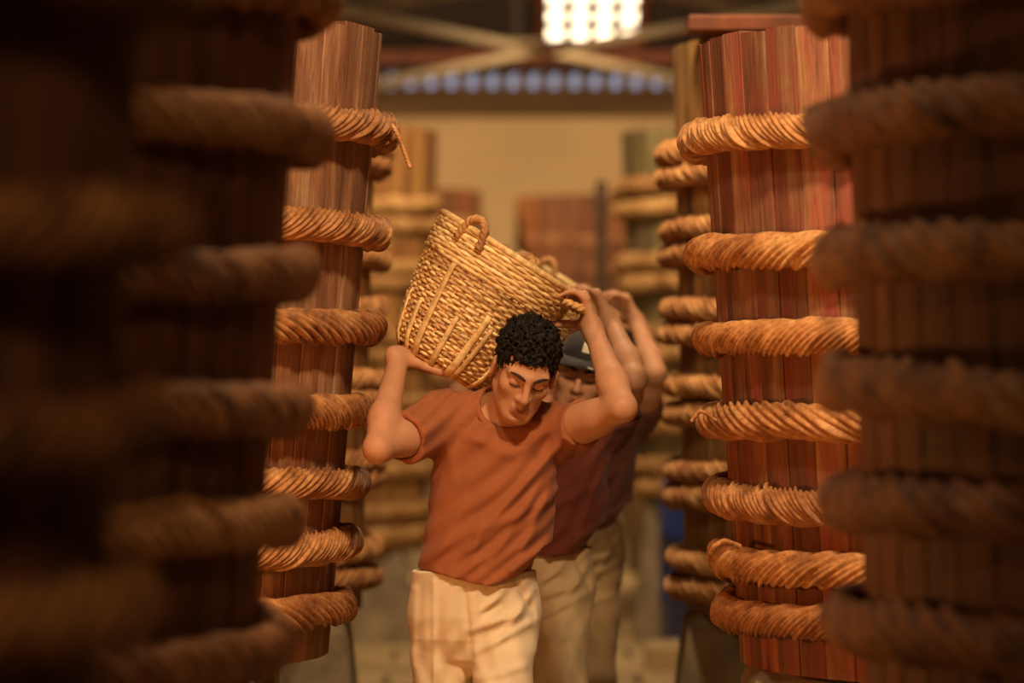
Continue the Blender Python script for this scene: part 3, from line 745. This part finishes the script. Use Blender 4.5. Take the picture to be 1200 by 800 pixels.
    tf.stack([(wz[2]+.02, wz[0], wz[1], J['wrx'], .108), (hm[2], hm[0], hm[1]+.005, J['wrx']+.004, .122), (hm[2]-.05, hm[0], hm[1]+.004, J['wrx']-.012, .112), (hm[2]-.10, hm[0], hm[1]+.0, J['wrx']-.07, .085), (hm[2]-.125, hm[0], hm[1]+.0, .02, .03)], .035)
    for q in 'RL':
        tf.cap(g('hip'+q), g('kn'+q), J['thr'], .066, .035); tf.cap(g('kn'+q), g('an'+q)+[0, 0, .03], .066, .060, .03)
        tf.cap(g('an'+q)+[0, -.012, .06], g('an'+q)+[0, -.02, -.005], .058, .064, .03)
    X, Y, Z = tf.full(); fold = np.zeros(np.broadcast_shapes(X.shape, Z.shape), np.float32)
    for a, b_, wd, am in folds_t:
        ds, t = seg2(X, Z, a, b_); fold = fold+am*np.exp(-(ds/wd)**2)*(.4+.6*np.sin(np.clip(t, .08, .92)*PI))
    fold = fold+.0028*np.sin(58*Z-46*X+3*np.sin(21*X)+2*np.sin(14*Z))*np.clip((hm[2]+.02-Z)/.1, 0, 1)+.002*np.sin(120*X+7*np.sin(9*Z))
    tf.d -= (fold*np.clip((hm[1]-Y)/.04+.6, .2, 1)).astype(np.float32)
    tf.d = np.maximum(tf.d, Z-wz[2]); tf.d = np.maximum(tf.d, min(J['anR'][2], J['anL'][2])-.045-Z)
    vv, ff_ = tf.mesh(); fast_mesh('trousers', vv, ff_, mats['trousers'], o, org, 1)
    # --- sandals
    for q in 'RL':
        a = g('an'+q); n = 20; m = MB(); out = []
        for z, k in ((-.078, 1), (-.058, 1)):
            out += [(a[0]+.045*math.sin(2*PI*i/n)*(1-.15*math.cos(2*PI*i/n)), a[1]-.055-.135*math.cos(2*PI*i/n), a[2]+z) for i in range(n)]
        fs = [(i, (i+1) % n, n+(i+1) % n, n+i) for i in range(n)]+[tuple(range(n))[::-1], tuple(n+i for i in range(n))]
        sd = m.add(np.array(out)-org, fs).build('sandal', mats['sandal'], o)
        MB().tube(curve_pts([a-org+np.array(p) for p in ((-.043, -.06, -.06), (-.03, -.085, -.012), (0, -.10, -.002), (.03, -.085, -.012), (.043, -.06, -.06))], 6), .008, 6).build('strap', mats['sandal'], sd, True)
    return b, v, H

def rot_ear(R, q):
    a = .35*q; r = R[0]*math.cos(a)+R[1]*math.sin(a)*-1; f = R[1]*math.cos(a)+R[0]*math.sin(a)
    return np.array([r, f, R[2]])
def surf(v, hc, R, s, x, z):
    L = (v-hc)@R.T/s; k = np.argsort((L[:, 0]-x)**2+(L[:, 2]-z)**2+(L[:, 1] < .03)*9)[:5]
    f = L[k, 1].mean(); return hc+s*(R[0]*x+R[1]*f+R[2]*z)

def px_people(Y, cx, sc, d):
    """joint table of the carrying pose: pixel of the walking man -> place of this one"""
    Y0 = 9.0
    def q(px, py, dy=0):                                            # measured on the first man, shifted to another one's place
        w = P(px, py, Y0); 
        return np.array([(w[0]-(556-600)/500)+(cx-600)*Y/F, Y+dy, w[2]])
    J = {}
    for k, a in d.items(): J[k] = q(*a)
    return J, q

POSE = dict(head=(614, 434, -.085), neck=(591, 476, .03), shR=(520, 494, .03), shL=(656, 507, .04),
            elR=(446, 523, -.20), wrR=(467, 418, .05), elL=(727, 476, -.17), wrL=(696, 388, .05),
            hipR=(520, 722, .03), hipL=(592, 722, .02), knR=(516, 915, .02), knL=(584, 905, -.20),
            anR=(516, 1126, .22), anL=(580, 1126, -.14), waist=(556, 668, .02))
def torso_sections(q, w=1.0):
    out = []
    for py, x0, x1, cy, ry in ((500, 516, 652, .035, .098), (515, 511, 655, .035, .108), (560, 504, 652, .03, .112), (600, 501, 650, .025, .112), (640, 496, 644, .015, .114), (672, 490, 634, .01, .118), (690, 486, 630, .01, .118)):
        a, b = q(x0, py), q(x1, py); m = (a+b)/2; out.append((m[2], m[0], m[1]+cy, (b[0]-a[0])/2*w, ry))
    return out
def xz(q, lst): return [((q(*a)[0], q(*a)[2]), (q(*b)[0], q(*b)[2]), w_, am) for a, b, w_, am in lst]
SHIRT_FOLDS = [((672, 503), (548, 640), .013, .012), ((655, 528), (575, 655), .012, .011), ((650, 556), (604, 664), .012, .012), ((545, 585), (508, 660), .014, .007), ((566, 606), (548, 672), .012, .007),
               ((570, 522), (640, 514), .014, -.006), ((545, 508), (598, 532), .014, .008), ((600, 532), (650, 500), .013, .008), ((644, 636), (600, 664), .012, .016), ((600, 628), (522, 664), .013, -.006), ((525, 500), (530, 560), .014, .006), ((640, 585), (560, 622), .012, .008)]
TROUSER_FOLDS = [((509, 680), (511, 1000), .006, .007), ((545, 690), (552, 760), .008, -.010), ((625, 690), (590, 740), .010, .010), ((552, 735), (610, 715), .010, .012), ((556, 760), (620, 728), .010, .012), ((606, 680), (625, 720), .008, -.009), ((560, 720), (585, 705), .008, -.010),
                 ((560, 790), (615, 775), .010, .008), ((590, 690), (560, 720), .009, .008), ((487, 690), (484, 780), .01, .006)]

def make_basket(Y, bc, rc, label):
    """tapered rattan basket; bc and rc: middle of its foot and of its rim"""
    ax = rc-bc; Hh = np.linalg.norm(ax); ax = ax/Hh; up = np.array([0, 1., 0]); side = np.cross(up, ax); side /= np.linalg.norm(side); fy = np.cross(ax, side)
    t = empty('rattan_basket', bc); t.rotation_mode = 'QUATERNION'
    t.rotation_quaternion = Matrix([[side[i], fy[i], ax[i]] for i in range(3)]).to_quaternion()
    tag(t, label, 'basket', 'woven baskets carried on shoulders')
    RB, RT = .122, .186
    def rad(z):
        q = z/Hh; r = RB+(RT-RB)*q+.010*math.sin(PI*q)
        return r-.016*max(0, 1-z/.03)**2
    nw = 52; nseg = nw*4; th = np.arange(nseg)*2*PI/nseg
    ztop = Hh*.70; rows = 26
    for k in range(rows):                                          # flat strips woven over and under the stakes
        z = .008+ztop*(k+.5)/rows; hh = ztop/rows*.46
        amp = .0030*np.cos(nw/2*th+k*PI); r = rad(z)+amp+rng.uniform(-.0012, .0012); zz = z+.0014*np.sin(3*th+k*1.7)+.0008*np.sin(7*th+k)
        v = []
        for dr, dz in ((-.0017, -hh), (.0017, -hh*.75), (.0024, 0), (.0017, hh*.75), (-.0017, hh)):
            v.append(np.stack([(r+dr)*np.cos(th), (r+dr)*np.sin(th), zz+dz], 1))
        v = np.stack(v, 1).reshape(-1, 3); mesh_obj('weft_strip', v, grid_faces(nseg, 5, True), M['rattan'], t, True)
    nc = 9
    for k in range(nc):                                            # thick coils below the rim
        z = ztop+.012+(Hh-ztop-.012)*(k+.4)/nc; n = 120; a = np.arange(n)*2*PI/n; rr = (Hh-ztop)/nc*.50
        r = rad(z)+.0025+.0018*np.cos(nw/2*a+k*PI)+.001*np.sin(5*a+k); pts = np.stack([r*np.cos(a), r*np.sin(a), z+.0016*np.sin(4*a+k*2)], 1)
        mesh_obj('rim_coil', *tube(pts, rr, 8, True), M['rattan'], t, True)
    n = 160; a = np.arange(n)*2*PI/n; r = rad(Hh)+.002; pts = np.stack([r*np.cos(a), r*np.sin(a), Hh+.004+0*a], 1)
    mesh_obj('rim', *tube(pts, .0085, 8, True), M['rattan'], t, True)
    for k in range(nw):                                            # stakes that the strips cross
        a = 2*PI*k/nw; w_ = .0034; v = []
        zz = np.linspace(.0, Hh-.004, 10)
        for z in zz:
            r = rad(z)
            for dr, dt in ((-.0016, -w_), (.0016, -w_), (.0016, w_), (-.0016, w_)):
                v.append(((r+dr)*math.cos(a)-dt*math.sin(a), (r+dr)*math.sin(a)+dt*math.cos(a), z))
        mesh_obj('stake', v, grid_faces(len(zz), 4, False), M['rattan_old'], t)
    for k, (deg, top, w_) in enumerate(((200, .13, .010), (222, .12, .009), (238, .25, .010), (262, .13, .008), (284, .17, .010), (292, .15, .008), (320, .13, .009), (20, .14, .01), (60, .2, .01), (100, .14, .01), (140, .18, .01), (170, .13, .01))):
        a = math.radians(deg); v = []; zz = np.linspace(-.004, top, 10)   # broad splints tucked over the foot
        for i, z in enumerate(zz):
            r = rad(max(z, 0))+.0062-(.006 if i == 9 else 0); ww = w_*(1-.25*i/9)
            for dr, dt in ((-.0015, -ww), (.0015, -ww*.8), (.0024, 0), (.0015, ww*.8), (-.0015, ww)):
                v.append(((r+dr)*math.cos(a)-dt*math.sin(a), (r+dr)*math.sin(a)+dt*math.cos(a), z))
        mesh_obj('splint', v, grid_faces(len(zz), 5, False), M['rattan'], t, True)
    r0 = rad(0); MB().lathe([(r0-.004, -.001), (r0, .008), (r0-.006, .012)], 40).build('foot', M['rattan_old'], t, True)
    n = 80; a = np.arange(n)*2*PI/n; pts = np.stack([(r0+.001)*np.cos(a), (r0+.001)*np.sin(a), 0*a+.002], 1); mesh_obj('foot_coil', *tube(pts, .006, 6, True), M['rattan_old'], t, True)
    for deg, lift, out, hw in ((240, .050, .004, .034), (78, .046, .004, .034), (-14, .030, .055, .052)):
        c0 = math.radians(deg); cp = []                              # braided loop handles on the rim
        for x in np.linspace(-1, 1, 9):
            a_ = c0+x*hw/RT; k_ = math.sqrt(max(0, 1-x*x)); r = rad(Hh)+.006+out*k_
            cp.append((r*math.cos(a_), r*math.sin(a_), Hh-.030+(lift+.012)*k_ if out < .02 else Hh-.012-lift*(1-k_)*.3))
        mesh_obj('handle', *rope(curve_pts(cp, 8), .0110, 3, 5, .040, False, 1, .3, .4), M['rattan_old'], t, True)
    return t

# ------------------------------------------------------------------ the first carrier
def carrier(Y, cx, label, mats, h, over=None, hair=True, head=(math.radians(6), math.radians(27), math.radians(13)), hs=.895, hem_py=None, slv=(.62, .36)):
    J, q = px_people(Y, cx, 1, POSE)
    if over: J.update(over)
    J['sec'] = torso_sections(q); J['head_rot'] = rotm(*head); J['hs'] = hs
    hp = ((470, 664), (490, 667), (530, 675), (572, 681), (606, 674), (622, 660), (636, 642), (660, 632))
    J['hem'] = ([q(*p)[0] for p in hp], [q(*p)[2] for p in hp])
    o = empty('person', (J['waist'][0], Y, 0)); tag(o, label, 'person', 'men carrying baskets')
    J['slvR'] = (slv[0],); J['slvL'] = (slv[1],); J['wrx'] = .146; J['thr'] = .0765
    keys = [k for k in J]
    return o, J, q
def finish(o, J, q, mats, h, hair=True):
    extra = {k: J.pop(k) for k in ('slvR', 'slvL', 'wrx', 'thr')}
    class D(dict): pass
    JJ = D(J); 
    pts_only = JJ
    for k, v in extra.items(): JJ[k] = v
    return person(o, JJ, h, mats, xz(q, SHIRT_FOLDS), xz(q, TROUSER_FOLDS), hair)

DARK = dict(skin=M['skin1'], hair=M['hair'], brow=M['hairline'], sandal=M['sandal'])
m1 = dict(DARK, shirt=M['shirt1'], trousers=M['trousers1'])
o1, J1, q1 = carrier(9.0, 556, 'bareheaded man in rust orange shirt and cream trousers, basket on his shoulder', m1, .004)
# hands: direction, palm side, thumb side sign, curls, spread
J1['handL'] = (unit((-.30, .10, .95)), (-.9, -.25, -.35), -1, (.75, .65, .4), .02, ((.35, .5, .7), (.3, .2, .95), (.2, 0, 1)), .98)
J1['handR'] = (unit((.55, .62, -.20)), (.54, 0, .84), 1, (.12, .15, .15), .03, ((.2, .9, .1), (.6, .7, .1), (.8, .4, .1)), .98)
b1, v1, H1 = finish(o1, J1, q1, m1, .004)
# pendant cord at the neck
make_basket(9.13, P(513, 430, 9.13), P(596, 300, 9.13), 'pale woven rattan basket on the shoulder of the man in rust orange')

# ------------------------------------------------------------------ the second carrier, with a cap
m2 = dict(DARK, shirt=M['shirt2'], trousers=M['trousers2'])
Y2 = 10.05
o2, J2, q2 = carrier(Y2, 628, 'man in a dark cap, maroon shirt and khaki trousers', m2, .006,
    dict(head=P(683, 439, Y2-.08), elL=P(744, 444, Y2-.12), wrL=P(716, 378, Y2+.06), wrR=P(541, 459, Y2+.08)), head=(math.radians(-7), math.radians(5), math.radians(13)))
J2['handL'] = (unit((-.45, .10, .85)), (-.9, -.2, -.35), -1, (.6, .6, .4), .02, ((.35, .5, .7), (.3, .2, .95), (.2, 0, 1)), .98)
J2['handR'] = J1['handR']
b2, v2, H2 = finish(o2, J2, q2, m2, .006, False)
# cap: crown, brim, white patch
org = np.array(o2.location); hc, Rh, s = J2['head'], J2['head_rot'], J2['hs']
cf = Field(hc-.17, hc+.2, .004)
cf.ell(H2(0, -.012, .050), np.array((.080, .100, .082))*s, Rh, .001)
cf.ell(H2(0, -.012, .046), np.array((.074, .093, .074))*s, Rh, .002, True)
X, Y_, Z = cf.full(); dz = (X-H2(0, 0, .048)[0])*Rh[2][0]+(Y_-H2(0, 0, .048)[1])*Rh[2][1]+(Z-H2(0, 0, .048)[2])*Rh[2][2]
cf.d = np.maximum(cf.d, -dz.astype(np.float32))
vv, ff_ = cf.mesh(); cap, vc = fast_mesh('cap', vv, ff_, M['cap'], o2, org, 1)
bv = []; n = 15
for k in (0, 1):
    for r in (0, .5, 1):
        for i in range(n):
            a = math.radians(-78+156*i/(n-1)); f0 = -.012+.100*math.cos(a); x0 = .080*math.sin(a)
            bv.append(H2(x0*(1+.02*r), f0+r*.058*math.cos(a)**.7 if math.cos(a) > 0 else f0, .053-.012*r-.014*abs(math.sin(a))*r-.005*k)-org)
bf = []
for k in (0, 1):
    for r in range(2):
        for i in range(n-1):
            a = k*3*n+r*n+i; fc = (a, a+1, a+n+1, a+n); bf.append(fc if k == 0 else fc[::-1])
for i in range(n-1): a = 2*n+i; bf.append((a, a+1, a+3*n+1, a+3*n)); bf.append((i+1, i, i+3*n, i+1+3*n))
for i in (0, n-1):
    for r in range(2): a = r*n+i; bf.append((a, a+n, a+4*n, a+3*n) if i == 0 else (a+n, a, a+3*n, a+4*n))
mesh_obj('brim', bv, bf, M['cap'], cap, True)
def cap_patch(x0, x1, z0, z1, off=.004):
    g = []; nn = 6
    for j in range(nn):
        for i in range(nn):
            x = x0+(x1-x0)*i/(nn-1); z = z0+(z1-z0)*j/(nn-1); u = 1-(x/.080)**2-((z-.050)/.082)**2
            g.append(H2(x, -.012+.100*math.sqrt(max(u, .02))+off, z))
    g = np.array(g); g2 = g-Rh[1]*.003; v = np.vstack([g, g2])-org
    f = [(j*nn+i, j*nn+i+1, (j+1)*nn+i+1, (j+1)*nn+i) for j in range(nn-1) for i in range(nn-1)]
    f += [tuple(a+nn*nn for a in q_)[::-1] for q_ in f]
    mesh_obj('white_patch', v, f, M['badge'], cap)
cap_patch(-.010, .022, .074, .102)
bt = [H2(.085*math.sin(a), .04+.108*math.cos(a)-.012, .037-.006*abs(math.sin(a)))-org for a in np.radians(np.linspace(-12, 24, 9))]
mesh_obj('brim_edge', *tube(np.array(bt), .0042, 6), M['badge'], cap, True)
make_basket(Y2+.16, P(550, 440, Y2+.16), P(620, 326, Y2+.16), 'shaded rattan basket held by the man in the dark cap')

# ------------------------------------------------------------------ the third carrier
m3 = dict(DARK, shirt=M['shirt3'], trousers=M['trousers3'])
Y3 = 11.45
o3, J3, q3 = carrier(Y3, 671, 'man in a brown shirt and olive trousers walking last of the carriers', m3, .007,
    dict(head=P(712, 432, Y3-.08), elL=P(768, 438, Y3-.12), wrL=P(747, 379, Y3+.06)), head=(0, math.radians(20), math.radians(8)))
J3['handL'] = (unit((-.40, .10, .85)), (-.9, -.2, -.35), -1, (.7, .7, .5), .02, ((.35, .5, .7), (.3, .2, .95), (.2, 0, 1)), .98)
J3['handR'] = J1['handR']
finish(o3, J3, q3, m3, .007)
make_basket(Y3+.15, P(610, 432, Y3+.15), P(671, 338, Y3+.15), 'rattan basket held up by the last carrier')
